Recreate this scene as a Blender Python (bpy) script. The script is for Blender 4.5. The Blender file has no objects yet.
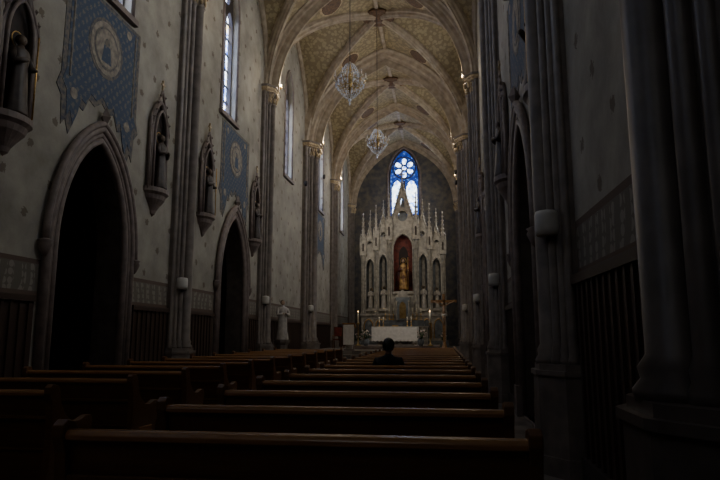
import bpy, bmesh, math, random
from mathutils import Vector, Matrix
random.seed(7)
D=bpy.data; C=bpy.context; S=C.scene
pi=math.pi
A_=3.7          # half width of nave
BAY=6.5; Y0=0.1
PY=[Y0+BAY*i for i in range(-1,7)]   # pier lines -6.4 .. 39.1
YE=PY[-1]; YB=PY[0]
SP=9.9; RISE=4.5; VE=.65

# ---------------------------------------------------------------- materials
def newmat(name):
    m=D.materials.new(name); m.use_nodes=True
    nt=m.node_tree; b=nt.nodes['Principled BSDF']
    return m,nt,b
def pm(name,c1,c2=None,rough=.6,metal=0,scale=6,bump=.0,spec=.5,detail=4,stretch=None):
    m,nt,b=newmat(name)
    if c2 is None: c2=tuple(x*.7 for x in c1)
    g=nt.nodes.new('ShaderNodeNewGeometry')
    mp=nt.nodes.new('ShaderNodeMapping')
    if stretch: mp.inputs['Scale'].default_value=stretch
    nt.links.new(g.outputs['Position'],mp.inputs['Vector'])
    n=nt.nodes.new('ShaderNodeTexNoise'); n.inputs['Scale'].default_value=scale; n.inputs['Detail'].default_value=detail
    nt.links.new(mp.outputs[0],n.inputs['Vector'])
    r=nt.nodes.new('ShaderNodeValToRGB'); r.color_ramp.elements[0].position=.35; r.color_ramp.elements[1].position=.65
    r.color_ramp.elements[0].color=(*c2,1); r.color_ramp.elements[1].color=(*c1,1)
    nt.links.new(n.outputs['Fac'],r.inputs['Fac']); nt.links.new(r.outputs['Color'],b.inputs['Base Color'])
    b.inputs['Roughness'].default_value=rough; b.inputs['Metallic'].default_value=metal
    b.inputs['Specular IOR Level'].default_value=spec
    if bump:
        bp=nt.nodes.new('ShaderNodeBump'); bp.inputs['Strength'].default_value=bump; bp.inputs['Distance'].default_value=.02
        nt.links.new(n.outputs['Fac'],bp.inputs['Height']); nt.links.new(bp.outputs[0],b.inputs['Normal'])
    return m
def math_n(nt,op,a,bv=None,c=None):
    n=nt.nodes.new('ShaderNodeMath'); n.operation=op
    for i,v in enumerate((a,bv,c)):
        if v is None: continue
        if isinstance(v,(int,float)): n.inputs[i].default_value=v
        else: nt.links.new(v,n.inputs[i])
    return n.outputs[0]
def mix_c(nt,f,a,b):
    n=nt.nodes.new('ShaderNodeMix'); n.data_type='RGBA'
    if isinstance(f,(int,float)): n.inputs[0].default_value=f
    else: nt.links.new(f,n.inputs[0])
    for i,v in ((6,a),(7,b)):
        if isinstance(v,tuple): n.inputs[i].default_value=(*v,1)
        else: nt.links.new(v,n.inputs[i])
    return n.outputs[2]

STONE=pm('stone',(.22,.19,.165),(.14,.12,.105),.45,scale=5,bump=.1)
STONEP=pm('stone_arch',(.23,.185,.165),(.15,.12,.108),.55,scale=7,bump=.15)
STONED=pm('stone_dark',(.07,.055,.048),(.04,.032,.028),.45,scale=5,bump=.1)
STONEM=pm('stone_darkened',(.12,.10,.088),(.075,.062,.055),.4,scale=5,bump=.1)  # darker stone copy; puts shade into the colour of the near piers
RIB=pm('rib_stone',(.44,.37,.28),(.28,.23,.17),.6,scale=4,bump=.1)
CAPM=pm('capital_gilt',(.62,.5,.32),(.32,.24,.14),.45,metal=.1,scale=14,bump=.3)
MARBLE=pm('retable_marble',(.50,.475,.42),(.27,.26,.235),.4,scale=5,bump=.05)
MARBLEB=pm('retable_marble_grey',(.22,.25,.28),(.13,.15,.17),.35,scale=4)
GOLD=pm('gold',(.8,.52,.18),(.5,.3,.08),.35,metal=.8,scale=20)
WHITE=pm('white_cloth',(.82,.8,.76),(.7,.68,.64),.8,scale=8)
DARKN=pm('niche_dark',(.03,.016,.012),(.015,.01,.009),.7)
REDN=pm('niche_red',(.22,.035,.022),(.10,.016,.012),.6,scale=5)
REDM=pm('red_mantle',(.09,.016,.014),(.03,.008,.008),.6,scale=5)
BRASS=pm('brass',(.45,.33,.15),(.3,.2,.08),.35,metal=.9)
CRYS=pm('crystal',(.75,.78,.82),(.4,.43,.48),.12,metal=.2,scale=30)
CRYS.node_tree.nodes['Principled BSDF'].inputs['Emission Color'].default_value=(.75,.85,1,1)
CRYS.node_tree.nodes['Principled BSDF'].inputs['Emission Strength'].default_value=.03  # faint glow added so the crystals read brighter; they are not lamps
SPK=pm('speaker_case',(.62,.61,.57),(.5,.49,.45),.5)
IRON=pm('iron',(.04,.04,.045),(.02,.02,.02),.5,metal=.6)
SKIN=pm('skin',(.35,.2,.13),(.3,.17,.11),.5)
HAIR=pm('hair',(.012,.01,.009),(.006,.005,.005),.5,scale=60,stretch=(1,1,.2))
CLOTH=pm('dark_jacket',(.012,.012,.015),(.007,.007,.009),.85,scale=30,bump=.2)
TROU=pm('trousers',(.02,.022,.03),(.012,.013,.02),.85,scale=30)
STAT=pm('statue_paint',(.16,.12,.085),(.09,.06,.045),.5,scale=8)
STATF=pm('statue_skin',(.45,.32,.22),(.35,.24,.17),.5,scale=8)
STATB=pm('statue_robe_brown',(.05,.035,.028),(.025,.017,.014),.5,scale=8)
STATG=pm('statue_robe_gold',(.60,.38,.14),(.12,.05,.025),.45,metal=.2,scale=5)
STATW=pm('statue_plaster',(.55,.53,.5),(.4,.38,.35),.5,scale=8)
GREEN=pm('foliage',(.04,.09,.03),(.02,.05,.02),.6,scale=20)
FLOW=pm('petals',(.7,.65,.6),(.6,.45,.4),.6,scale=20)
CANDLE=pm('wax',(.75,.7,.58),(.7,.64,.5),.5)
WALLB=pm('apse_wall_paint',(.15,.135,.11),(.06,.065,.08),.7,scale=3,detail=8)
CROSSW=pm('cross_gilded_wood',(.40,.23,.10),(.22,.11,.045),.4,scale=10)

def wood(name,c1,c2,rough):
    m,nt,b=newmat(name)
    g=nt.nodes.new('ShaderNodeNewGeometry'); mp=nt.nodes.new('ShaderNodeMapping'); mp.inputs['Scale'].default_value=(1.2,14,14)
    nt.links.new(g.outputs['Position'],mp.inputs['Vector'])
    n=nt.nodes.new('ShaderNodeTexNoise'); n.inputs['Scale'].default_value=3; n.inputs['Detail'].default_value=6; n.inputs['Distortion'].default_value=.6
    nt.links.new(mp.outputs[0],n.inputs['Vector'])
    nt.links.new(mix_c(nt,n.outputs['Fac'],c1,c2),b.inputs['Base Color'])
    b.inputs['Roughness'].default_value=rough
    bp=nt.nodes.new('ShaderNodeBump'); bp.inputs['Strength'].default_value=.08; bp.inputs['Distance'].default_value=.01
    nt.links.new(n.outputs['Fac'],bp.inputs['Height']); nt.links.new(bp.outputs[0],b.inputs['Normal'])
    return m
PEW=wood('pew_wood',(.06,.026,.010),(.19,.085,.032),.32)
PEWT=wood('pew_wood_lit',(.22,.10,.037),(.44,.23,.09),.24)  # lighter copy of the pew wood; rail highlight is put into the colour
WAIN=wood('wainscot_wood',(.03,.018,.013),(.07,.042,.03),.45)

# painted plaster wall : colour varies with wall height (painted frieze) and stencilled motifs
def wallmat():
    m,nt,b=newmat('painted_plaster')
    g=nt.nodes.new('ShaderNodeNewGeometry'); sx=nt.nodes.new('ShaderNodeSeparateXYZ')
    nt.links.new(g.outputs['Position'],sx.inputs[0]); y=math_n(nt,'ADD',sx.outputs['Y'],sx.outputs['X']); z=sx.outputs['Z']
    n=nt.nodes.new('ShaderNodeTexNoise'); n.inputs['Scale'].default_value=1.1; n.inputs['Detail'].default_value=9; n.inputs['Roughness'].default_value=.65
    nt.links.new(g.outputs['Position'],n.inputs['Vector'])
    r=nt.nodes.new('ShaderNodeValToRGB'); r.color_ramp.elements[0].position=.33; r.color_ramp.elements[1].position=.67
    r.color_ramp.elements[0].color=(.235,.222,.185,1); r.color_ramp.elements[1].color=(.42,.40,.345,1)
    nt.links.new(n.outputs['Fac'],r.inputs['Fac'])
    cv=nt.nodes.new('ShaderNodeCombineXYZ'); nt.links.new(y,cv.inputs[0]); nt.links.new(z,cv.inputs[1])
    rot=nt.nodes.new('ShaderNodeMapping'); rot.inputs['Rotation'].default_value=(0,0,pi/4); rot.inputs['Scale'].default_value=(1.35,1.35,1)
    nt.links.new(cv.outputs[0],rot.inputs['Vector'])
    v=nt.nodes.new('ShaderNodeTexVoronoi'); v.voronoi_dimensions='2D'; v.inputs['Randomness'].default_value=0; v.inputs['Scale'].default_value=1
    nt.links.new(rot.outputs[0],v.inputs['Vector'])
    n2=nt.nodes.new('ShaderNodeTexNoise'); n2.inputs['Scale'].default_value=22
    nt.links.new(g.outputs['Position'],n2.inputs['Vector'])
    dd=math_n(nt,'ADD',v.outputs['Distance'],math_n(nt,'MULTIPLY',n2.outputs['Fac'],.2))
    mot=math_n(nt,'LESS_THAN',dd,.19)
    col=mix_c(nt,math_n(nt,'MULTIPLY',mot,.75),r.outputs['Color'],(.11,.08,.055))
    # frieze
    inb=math_n(nt,'MULTIPLY',math_n(nt,'GREATER_THAN',z,1.93),math_n(nt,'LESS_THAN',z,2.48))
    v2=nt.nodes.new('ShaderNodeTexVoronoi'); v2.voronoi_dimensions='2D'; v2.inputs['Randomness'].default_value=.25; v2.inputs['Scale'].default_value=9
    nt.links.new(cv.outputs[0],v2.inputs['Vector'])
    w=nt.nodes.new('ShaderNodeTexWave'); w.inputs['Scale'].default_value=1.3; w.inputs['Distortion'].default_value=6; w.inputs['Detail'].default_value=1
    nt.links.new(cv.outputs[0],w.inputs['Vector'])
    pat=math_n(nt,'MULTIPLY',math_n(nt,'GREATER_THAN',w.outputs['Fac'],.55),math_n(nt,'LESS_THAN',v2.outputs['Distance'],.45))
    bandc=mix_c(nt,pat,(.16,.145,.12),(.28,.26,.22))
    l1=math_n(nt,'MULTIPLY',math_n(nt,'GREATER_THAN',z,2.00),math_n(nt,'LESS_THAN',z,2.41))
    bandc=mix_c(nt,l1,(.13,.09,.07),bandc)
    col=mix_c(nt,inb,col,bandc)
    nt.links.new(col,b.inputs['Base Color']); b.inputs['Roughness'].default_value=.8
    bp=nt.nodes.new('ShaderNodeBump'); bp.inputs['Strength'].default_value=.15; bp.inputs['Distance'].default_value=.02
    nt.links.new(n.outputs['Fac'],bp.inputs['Height']); nt.links.new(bp.outputs[0],b.inputs['Normal'])
    return m
WALL=wallmat()
def vaultmat():
    m,nt,b=newmat('vault_mosaic')
    g=nt.nodes.new('ShaderNodeNewGeometry')
    v=nt.nodes.new('ShaderNodeTexVoronoi'); v.inputs['Scale'].default_value=6.5; v.inputs['Randomness'].default_value=.9
    nt.links.new(g.outputs['Position'],v.inputs['Vector'])
    w=nt.nodes.new('ShaderNodeTexNoise'); w.inputs['Scale'].default_value=11; w.inputs['Distortion'].default_value=2.5
    nt.links.new(g.outputs['Position'],w.inputs['Vector'])
    a=math_n(nt,'GREATER_THAN',math_n(nt,'ADD',v.outputs['Distance'],math_n(nt,'MULTIPLY',w.outputs['Fac'],.6)),.78)
    n=nt.nodes.new('ShaderNodeTexNoise'); n.inputs['Scale'].default_value=1.2; nt.links.new(g.outputs['Position'],n.inputs['Vector'])
    base=mix_c(nt,n.outputs['Fac'],(.26,.215,.12),(.42,.355,.215))
    nt.links.new(mix_c(nt,math_n(nt,'MULTIPLY',a,.5),base,(.11,.075,.042)),b.inputs['Base Color']); b.inputs['Roughness'].default_value=.55
    return m
VAULT=vaultmat()
def bluemat():
    m,nt,b=newmat('painted_blue_panel')
    g=nt.nodes.new('ShaderNodeNewGeometry'); mp=nt.nodes.new('ShaderNodeMapping'); mp.inputs['Rotation'].default_value=(pi/4,0,0)
    nt.links.new(g.outputs['Position'],mp.inputs['Vector'])
    v=nt.nodes.new('ShaderNodeTexVoronoi'); v.inputs['Scale'].default_value=7; v.inputs['Randomness'].default_value=.1
    nt.links.new(mp.outputs[0],v.inputs['Vector'])
    n=nt.nodes.new('ShaderNodeTexNoise'); n.inputs['Scale'].default_value=9; n.inputs['Distortion'].default_value=3; nt.links.new(g.outputs['Position'],n.inputs['Vector'])
    a=math_n(nt,'LESS_THAN',math_n(nt,'ADD',v.outputs['Distance'],n.outputs['Fac']),.80)
    nt.links.new(mix_c(nt,math_n(nt,'MULTIPLY',a,.6),(.04,.07,.125),(.20,.185,.15)),b.inputs['Base Color']); b.inputs['Roughness'].default_value=.7
    return m
BLUE=bluemat()
PBORD=pm('painted_border',(.19,.165,.13),(.05,.06,.085),.7,scale=14)
PMED=pm('painted_medallion',(.36,.32,.25),(.16,.145,.13),.7,scale=9)
VMED=pm('vault_medallion',(.15,.085,.045),(.07,.04,.027),.6,scale=12)
def floormat():
    m,nt,b=newmat('stone_floor_tiles')
    g=nt.nodes.new('ShaderNodeNewGeometry')
    c=nt.nodes.new('ShaderNodeTexChecker'); c.inputs['Scale'].default_value=2.5
    c.inputs['Color1'].default_value=(.30,.27,.24,1); c.inputs['Color2'].default_value=(.17,.155,.145,1)
    mp=nt.nodes.new('ShaderNodeMapping'); mp.inputs['Location'].default_value=(0,0,.1)
    nt.links.new(g.outputs['Position'],mp.inputs['Vector']); nt.links.new(mp.outputs[0],c.inputs['Vector'])
    n=nt.nodes.new('ShaderNodeTexNoise'); n.inputs['Scale'].default_value=3; nt.links.new(g.outputs['Position'],n.inputs['Vector'])
    nt.links.new(mix_c(nt,math_n(nt,'MULTIPLY',n.outputs['Fac'],.5),c.outputs['Color'],(.1,.09,.08)),b.inputs['Base Color'])
    b.inputs['Roughness'].default_value=.28
    return m
FLOOR=floormat()
def glassmat(name,strength,blue=.5,scale=5.5,pal=None):
    m,nt,b=newmat(name)
    g=nt.nodes.new('ShaderNodeNewGeometry')
    v=nt.nodes.new('ShaderNodeTexVoronoi'); v.inputs['Scale'].default_value=scale
    nt.links.new(g.outputs['Position'],v.inputs['Vector'])
    e=nt.nodes.new('ShaderNodeTexVoronoi'); e.feature='DISTANCE_TO_EDGE'; e.inputs['Scale'].default_value=scale
    nt.links.new(g.outputs['Position'],e.inputs['Vector'])
    sp=nt.nodes.new('ShaderNodeSeparateColor'); nt.links.new(v.outputs['Color'],sp.inputs[0])
    r=nt.nodes.new('ShaderNodeValToRGB'); r.color_ramp.interpolation='CONSTANT'
    els=pal or [(0,(.05,.12,.6)),(.2*blue*2,(.25,.42,.95)),(.4*blue*2,(.75,.85,1)),(.8,(.9,.92,1)),(.93,(.75,.55,.2))]
    r.color_ramp.elements[0].color=(*els[0][1],1); r.color_ramp.elements[1].position=els[1][0]; r.color_ramp.elements[1].color=(*els[1][1],1)
    for p,c in els[2:]:
        x=r.color_ramp.elements.new(p); x.color=(*c,1)
    nt.links.new(sp.outputs[0],r.inputs['Fac'])
    lead=math_n(nt,'GREATER_THAN',e.outputs['Distance'],.035)
    nt.links.new(mix_c(nt,lead,(.005,.006,.01),r.outputs['Color']),b.inputs['Emission Color'])
    b.inputs['Emission Strength'].default_value=strength
    b.inputs['Base Color'].default_value=(.03,.05,.1,1); b.inputs['Roughness'].default_value=.2
    return m
WPAL=[(0,(.25,.35,.8)),(.15,(.88,.88,.82)),(.4,(1,.97,.9)),(.8,(1,.93,.78)),(.93,(.7,.6,.4))]
G_R=glassmat('stained_glass_sunny',19,pal=WPAL)
G_RD=glassmat('stained_glass_dim',6,pal=WPAL)
G_L=glassmat('stained_glass_shade',9.0,.5,9)
G_E=glassmat('stained_glass_apse',6,.3,7,[(0,(.1,.25,.9)),(.18,(.5,.7,1)),(.4,(.85,.92,1)),(.85,(.6,.75,.95))])
G_B=glassmat('stained_glass_blue',.8,.3,9,[(0,(.01,.04,.35)),(.3,(.03,.12,.7)),(.6,(.02,.07,.5)),(.85,(.15,.35,1))])
def emis(name,c,s):
    m,nt,b=newmat(name); b.inputs['Base Color'].default_value=(*c,1)
    b.inputs['Emission Color'].default_value=(*c,1); b.inputs['Emission Strength'].default_value=s; return m
BULB=emis('lamp_bulb',(1,.78,.5),25)
FLAME=emis('flame',(1,.6,.25),12)

# ---------------------------------------------------------------- mesh builder
def link(o,parent=None):
    S.collection.objects.link(o)
    if parent: o.parent=parent
    return o
class MB:
    def __init__(s): s.v=[];s.f=[];s.mi=[];s.sm=[];s.mats=[]
    def m(s,mat):
        if mat not in s.mats: s.mats.append(mat)
        return s.mats.index(mat)
    def add(s,vs,fs,mat,smooth=False):
        o=len(s.v); k=s.m(mat); s.v+= [tuple(v) for v in vs]
        for f in fs: s.f.append(tuple(i+o for i in f)); s.mi.append(k); s.sm.append(smooth)
    def box(s,x0,x1,y0,y1,z0,z1,mat):
        s.add([(x0,y0,z0),(x1,y0,z0),(x1,y1,z0),(x0,y1,z0),(x0,y0,z1),(x1,y0,z1),(x1,y1,z1),(x0,y1,z1)],
              [(0,3,2,1),(4,5,6,7),(0,1,5,4),(1,2,6,5),(2,3,7,6),(3,0,4,7)],mat)
    def prism(s,poly,mp,w0,w1,mat):
        n=len(poly); vs=[mp(u,v,w0) for u,v in poly]+[mp(u,v,w1) for u,v in poly]
        fs=[tuple(range(n))[::-1],tuple(range(n,2*n))]+[(i,(i+1)%n,n+(i+1)%n,n+i) for i in range(n)]
        s.add(vs,fs,mat)
    def lathe(s,prof,c,mat,n=16,sx=1,sy=1,a0=0,fold=0,nf=0,smooth=True):
        vs=[];fs=[]
        for r,z in prof:
            for i in range(n):
                a=a0+2*pi*i/n; q=r*(1+fold*math.sin(nf*a+z*2))
                vs.append((c[0]+q*sx*math.cos(a),c[1]+q*sy*math.sin(a),c[2]+z))
        for j in range(len(prof)-1):
            for i in range(n): k=(i+1)%n; fs.append((j*n+i,j*n+k,(j+1)*n+k,(j+1)*n+i))
        s.add(vs,fs,mat,smooth)
        L=(len(prof)-1)*n; o=len(s.v)-len(vs); k=s.m(mat)
        s.f.append(tuple(o+i for i in range(n))[::-1]); s.mi.append(k); s.sm.append(False)
        s.f.append(tuple(o+L+i for i in range(n))); s.mi.append(k); s.sm.append(False)
    def sphere(s,c,r,mat,n=12,m=8):
        if not isinstance(r,tuple): r=(r,r,r)
        vs=[(c[0],c[1],c[2]-r[2])];fs=[]
        for j in range(1,m):
            t=-pi/2+pi*j/m
            for i in range(n):
                a=2*pi*i/n; vs.append((c[0]+r[0]*math.cos(t)*math.cos(a),c[1]+r[1]*math.cos(t)*math.sin(a),c[2]+r[2]*math.sin(t)))
        vs.append((c[0],c[1],c[2]+r[2])); T=len(vs)-1
        for i in range(n):
            k=(i+1)%n; fs.append((0,1+k,1+i)); fs.append((T,1+(m-2)*n+i,1+(m-2)*n+k))
            for j in range(m-2): fs.append((1+j*n+i,1+j*n+k,1+(j+1)*n+k,1+(j+1)*n+i))
        s.add(vs,fs,mat,True)
    def octa(s,c,r,h,mat):
        x,y,z=c
        s.add([(x,y,z-h),(x+r,y,z),(x,y+r,z),(x-r,y,z),(x,y-r,z),(x,y,z+h)],[(0,2,1),(0,3,2),(0,4,3),(0,1,4),(5,1,2),(5,2,3),(5,3,4),(5,4,1)],mat)
    def tube(s,pts,rad,mat,n=8):
        pts=[Vector(p) for p in pts]
        if not isinstance(rad,(list,tuple)): rad=[rad]*len(pts)
        vs=[];fs=[]; up=Vector((0,0,1)); prev=None
        for i,p in enumerate(pts):
            t=(pts[min(i+1,len(pts)-1)]-pts[max(i-1,0)]).normalized()
            if prev is None:
                a=up if abs(t.z)<.9 else Vector((1,0,0)); x=t.cross(a).normalized()
            else: x=(prev-t*prev.dot(t)).normalized()
            prev=x; y=t.cross(x)
            for k in range(n):
                q=2*pi*k/n; vs.append(p+(x*math.cos(q)+y*math.sin(q))*rad[i])
        L=len(pts)
        for j in range(L-1):
            for i in range(n): k=(i+1)%n; fs.append((j*n+i,j*n+k,(j+1)*n+k,(j+1)*n+i))
        fs.append(tuple(range(n))[::-1]); fs.append(tuple(range((L-1)*n,L*n)))
        s.add(vs,fs,mat,True)
    def sweep(s,pts,B,prof,mat,smooth=False):
        pts=[Vector(p) for p in pts]; B=Vector(B).normalized(); vs=[];fs=[];n=len(prof);L=len(pts)
        for i,p in enumerate(pts):
            t=(pts[min(i+1,L-1)]-pts[max(i-1,0)]).normalized(); N=B.cross(t).normalized()
            for u,v in prof: vs.append(p+B*u+N*v)
        for j in range(L-1):
            for i in range(n): k=(i+1)%n; fs.append((j*n+i,j*n+k,(j+1)*n+k,(j+1)*n+i))
        fs.append(tuple(range(n))[::-1]); fs.append(tuple(range((L-1)*n,L*n)))
        s.add(vs,fs,mat,smooth)
    def mesh(s,name,recalc=True):
        me=D.meshes.new(name); me.from_pydata(s.v,[],s.f)
        for m in s.mats: me.materials.append(m)
        me.polygons.foreach_set('material_index',s.mi); me.polygons.foreach_set('use_smooth',s.sm)
        if recalc:
            b=bmesh.new(); b.from_mesh(me); bmesh.ops.recalc_face_normals(b,faces=b.faces); b.to_mesh(me); b.free()
        me.update(); return me
    def obj(s,name,parent=None,recalc=True):
        return link(D.objects.new(name,s.mesh(name,recalc)),parent)

def arch_t(n=10,e=.4):
    r=1+e; am=math.acos(e/r); out=[]
    for i in range(n+1):
        a=am*i/n; out.append((-e+r*math.cos(a), r*math.sin(a)/math.sqrt(r*r-e*e)))
    L=[(-t,z) for t,z in out]; R=[(t,z) for t,z in out[:-1]][::-1]
    return L+R
def arch(cx,hw,sp,rise,n=10,e=.4): return [(cx+hw*t,sp+rise*z) for t,z in arch_t(n,e)]
def lancet(cx,hw,z0,sp,rise,n=8,e=.4): return [(cx-hw,z0)]+arch(cx,hw,sp,rise,n,e)+[(cx+hw,z0)]
def circ(cx,cz,r,n=20): return [(cx+r*math.cos(2*pi*i/n),cz+r*math.sin(2*pi*i/n)) for i in range(n)]
def pz(t,e=.4):
    r=1+e; return math.sqrt(max(0,r*r-(abs(t)+e)**2))/math.sqrt(r*r-e*e)
def plate(polys,thick,mapf,mat,name,parent=None,into=None):
    cu=D.curves.new('tmp','CURVE'); cu.dimensions='2D'; cu.fill_mode='BOTH'; cu.extrude=thick/2
    for p in polys:
        sp=cu.splines.new('POLY'); sp.points.add(len(p)-1)
        for i,(u,v) in enumerate(p): sp.points[i].co=(u,v,0,1)
        sp.use_cyclic_u=True
    ob=D.objects.new('tmp',cu); S.collection.objects.link(ob)
    dg=C.evaluated_depsgraph_get(); me=D.meshes.new_from_object(ob.evaluated_get(dg))
    vs=[mapf(v.co.x,v.co.y,v.co.z) for v in me.vertices]; fs=[tuple(p.vertices) for p in me.polygons]
    D.objects.remove(ob); D.meshes.remove(me); D.curves.remove(cu)
    if into is not None: into.add(vs,fs,mat); return
    b=MB(); b.add(vs,fs,mat); return b.obj(name,parent)
def oct_(r,a=1): return [(r*math.cos(q*pi/4),a*r*math.sin(q*pi/4)) for q in range(8)]

# ---------------------------------------------------------------- shell
b=MB(); b.box(-5.6,5.6,YB-.3,YE+.5,-.15,0,FLOOR); b.obj('floor')
ARCHB=[9.65,16.75]       # bays with doorway arches
WINB=[PY[i]+BAY/2 for i in range(0,7)]; WINB[3]=16.0
DHW=1.02; DSP=2.75; DR=2.0
WH=.58; WZ0=7.6; WSP=11.0; WR=1.1
win_n=0; door_n=0
for s,nm in ((-1,'left'),(1,'right')):
    outline=[(YB-.3,-.15),(YE+.3,-.15),(YE+.3,15),(YB-.3,15)]
    holes=[lancet(y,DHW,.0,DSP,DR) for y in ARCHB]+[lancet(y,WH,WZ0,WSP,WR) for y in WINB]
    mb=MB()
    plate([outline]+holes,.5,lambda u,v,w:(s*(A_+.25)+w,u,v),WALL,None,into=mb)
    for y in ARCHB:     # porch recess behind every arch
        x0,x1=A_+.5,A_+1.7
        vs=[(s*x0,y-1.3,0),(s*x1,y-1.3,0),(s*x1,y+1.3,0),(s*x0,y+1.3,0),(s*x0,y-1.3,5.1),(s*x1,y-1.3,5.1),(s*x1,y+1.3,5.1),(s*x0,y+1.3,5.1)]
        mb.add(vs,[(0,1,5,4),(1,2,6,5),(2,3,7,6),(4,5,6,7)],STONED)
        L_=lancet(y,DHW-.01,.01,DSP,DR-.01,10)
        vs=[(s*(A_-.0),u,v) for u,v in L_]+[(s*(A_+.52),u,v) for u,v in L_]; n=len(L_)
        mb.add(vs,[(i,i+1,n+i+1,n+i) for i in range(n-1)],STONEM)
    mb.obj('wall_'+nm,recalc=False)
    for y in ARCHB:
        door_n+=1; d=MB(); xd=A_+1.55
        def mp(u,v,w): return (s*(xd-w),y+u,v)
        d.prism(lancet(0,1.0,0.0,2.4,1.2),mp,0,.06,WAIN)
        for k in range(-4,5):
            u=k*.22; zt=2.4+1.2*pz(abs(u)/1.0)-.1
            d.prism([(u-.035,.05),(u+.035,.05),(u+.035,zt),(u-.035,zt)],mp,.06,.09,WAIN)
        for z in (.6,1.5,2.4): d.prism([(-.95,z-.05),(.95,z-.05),(.95,z+.05),(-.95,z+.05)],mp,.09,.105,IRON)
        d.sphere((s*(xd-.12),y+.12,1.1),.04,BRASS)
        d.obj('door_%d'%door_n)
    for wi,y in enumerate(WINB):
        win_n+=1; w=MB(); xf=A_+.22
        plate([lancet(y,WH+.03,WZ0-.03,WSP,WR+.03),lancet(y-.28,.25,WZ0+.08,10.6,.45),lancet(y+.28,.25,WZ0+.08,10.6,.45),circ(y,11.45,.27)],
              .12,lambda u,v,q:(s*xf+q,u,v),STONED,None,into=w)
        for k in range(6): z=WZ0+.6+k*.5; w.box(min(s*xf,s*(xf+.05)),max(s*xf,s*(xf+.05)),y-.5,y+.5,z-.012,z+.012,IRON)
        xg=s*(A_+.32)
        g=lancet(y,WH+.02,WZ0-.02,WSP,WR)
        w.add([(xg,u,v) for u,v in g],[tuple(range(len(g)))],(G_R if wi>=2 else G_RD) if s>0 else G_L)
        path=[(s*(A_+.0),u,v) for u,v in lancet(y,WH+.06,WZ0,WSP,WR+.06)]
        w.sweep(path,(s,0,0) ,oct_(.05),STONEP,True)
        w.box(min(s*(A_-.1),s*(A_+.2)),max(s*(A_-.1),s*(A_+.2)),y-WH-.15,y+WH+.15,WZ0-.12,WZ0,STONEP)
        w.obj('added_rose_window_%d'%win_n,recalc=False)
    t=MB(); segs=[]; edges=[(y-1.42,y+1.42) for y in ARCHB]
    cur=YB
    for a,c in edges: segs.append((cur,a)); cur=c
    segs.append((cur,YE))
    def xb(d0,d1): return (min(s*(A_-d0),s*(A_-d1)),max(s*(A_-d0),s*(A_-d1)))
    for a,c in segs:
        x0,x1=xb(0,.03); t.box(x0,x1,a,c,.0,1.86,WAIN)
        x0,x1=xb(0,.08); t.box(x0,x1,a,c,.0,.22,STONED); t.box(x0,x1,a,c,1.84,1.93,WAIN)
        x0,x1=xb(.03,.055); k=a+.05
        while k<c-.05: t.box(x0,x1,k,k+.06,.22,1.84,WAIN); k+=.19
    t.obj('wainscot_'+nm)
# end wall with big window
mb=MB(); ZC=9.2; ZS_=11.8; ZR_=2.0
outl=[(-4.2,-.15),(4.2,-.15),(4.2,15),(-4.2,15)]
plate([outl,lancet(0,1.04,ZC,ZS_,ZR_,10)],.5,lambda u,v,w:(u,YE+.25+w,v),WALLB,None,into=mb)
mb.obj('wall_back',recalc=False)
w=MB(); 
g=lancet(0,1.06,ZC-.02,ZS_,ZR_+.02,10); w.add([(u,YE+.34,v) for u,v in g],[tuple(range(len(g)))],G_B)
cR=12.5
panes=[lancet(-.48,.38,ZC+.12,10.95,.72),lancet(.48,.38,ZC+.12,10.95,.72),circ(0,cR,.16,14)]
for k in range(6):
    a=pi/2+k*pi/3; cx,cz=.45*math.cos(a),cR+.45*math.sin(a)
    pts=[]
    for q in range(14):
        th=2*pi*q/14; lx=.24*math.cos(th); ly=(.18+.04*math.cos(th))*math.sin(th)
        pts.append((cx+lx*math.cos(a)-ly*math.sin(a),cz+lx*math.sin(a)+ly*math.cos(a)))
    panes.append(pts)
for p in panes:
    w.add([(u,YE+.30,v) for u,v in p],[tuple(range(len(p)))],G_E)
    w.sweep([(u,YE+.27,v) for u,v in p+[p[0]]],(0,1,0),oct_(.028),STONED,True)
w.sweep([(u,YE+.24,v) for u,v in circ(0,cR,.76,28)+[(.76,cR)]],(0,1,0),oct_(.04),STONED,True)
w.box(-.05,.05,YE+.18,YE+.3,ZC,11.6,STONED)
w.sweep([(u,YE+.2,v) for u,v in lancet(0,1.0,ZC,ZS_,ZR_-.04,10)],(0,1,0),oct_(.07),STONED,True)
w.sweep([(u,YE,v) for u,v in lancet(0,1.10,ZC,ZS_,ZR_+.06,10)],(0,1,0),oct_(.07),STONEP,True)
w.obj('added_rose_window_%d'%(win_n+1),recalc=False)
# entrance facade behind the camera (with doors + unseen rose window added to light the pews)
mb=MB(); plate([outl,circ(0,10.0,1.6,28)],.5,lambda u,v,w:(u,YB-.25+w,v),WALL,None,into=mb); mb.obj('wall_front',recalc=False)
w=MB(); hol=[circ(0,10.0,.38)]
for k in range(8):
    a=k*pi/4; hol.append(circ(1.02*math.cos(a),10.0+1.02*math.sin(a),.34,12))
plate([circ(0,10.0,1.62,28)]+hol,.14,lambda u,v,q:(u,YB-.2+q,v),STONED,None,into=w)
g=circ(0,10.0,1.62,28); w.add([(u,YB-.32,v) for u,v in g],[tuple(range(len(g)))],G_RD)
w.obj('added_rose_window_%d'%(win_n+2),recalc=False)
d=MB(); d.box(-1.2,1.2,YB,YB+.1,0,3.2,WAIN)
for x in (-.9,-.3,.3,.9):
    for z in (.5,1.5,2.4): d.box(x-.22,x+.22,YB+.1,YB+.14,z-.35,z+.35,WAIN)
d.obj('door_%d'%(door_n+1))

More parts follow.
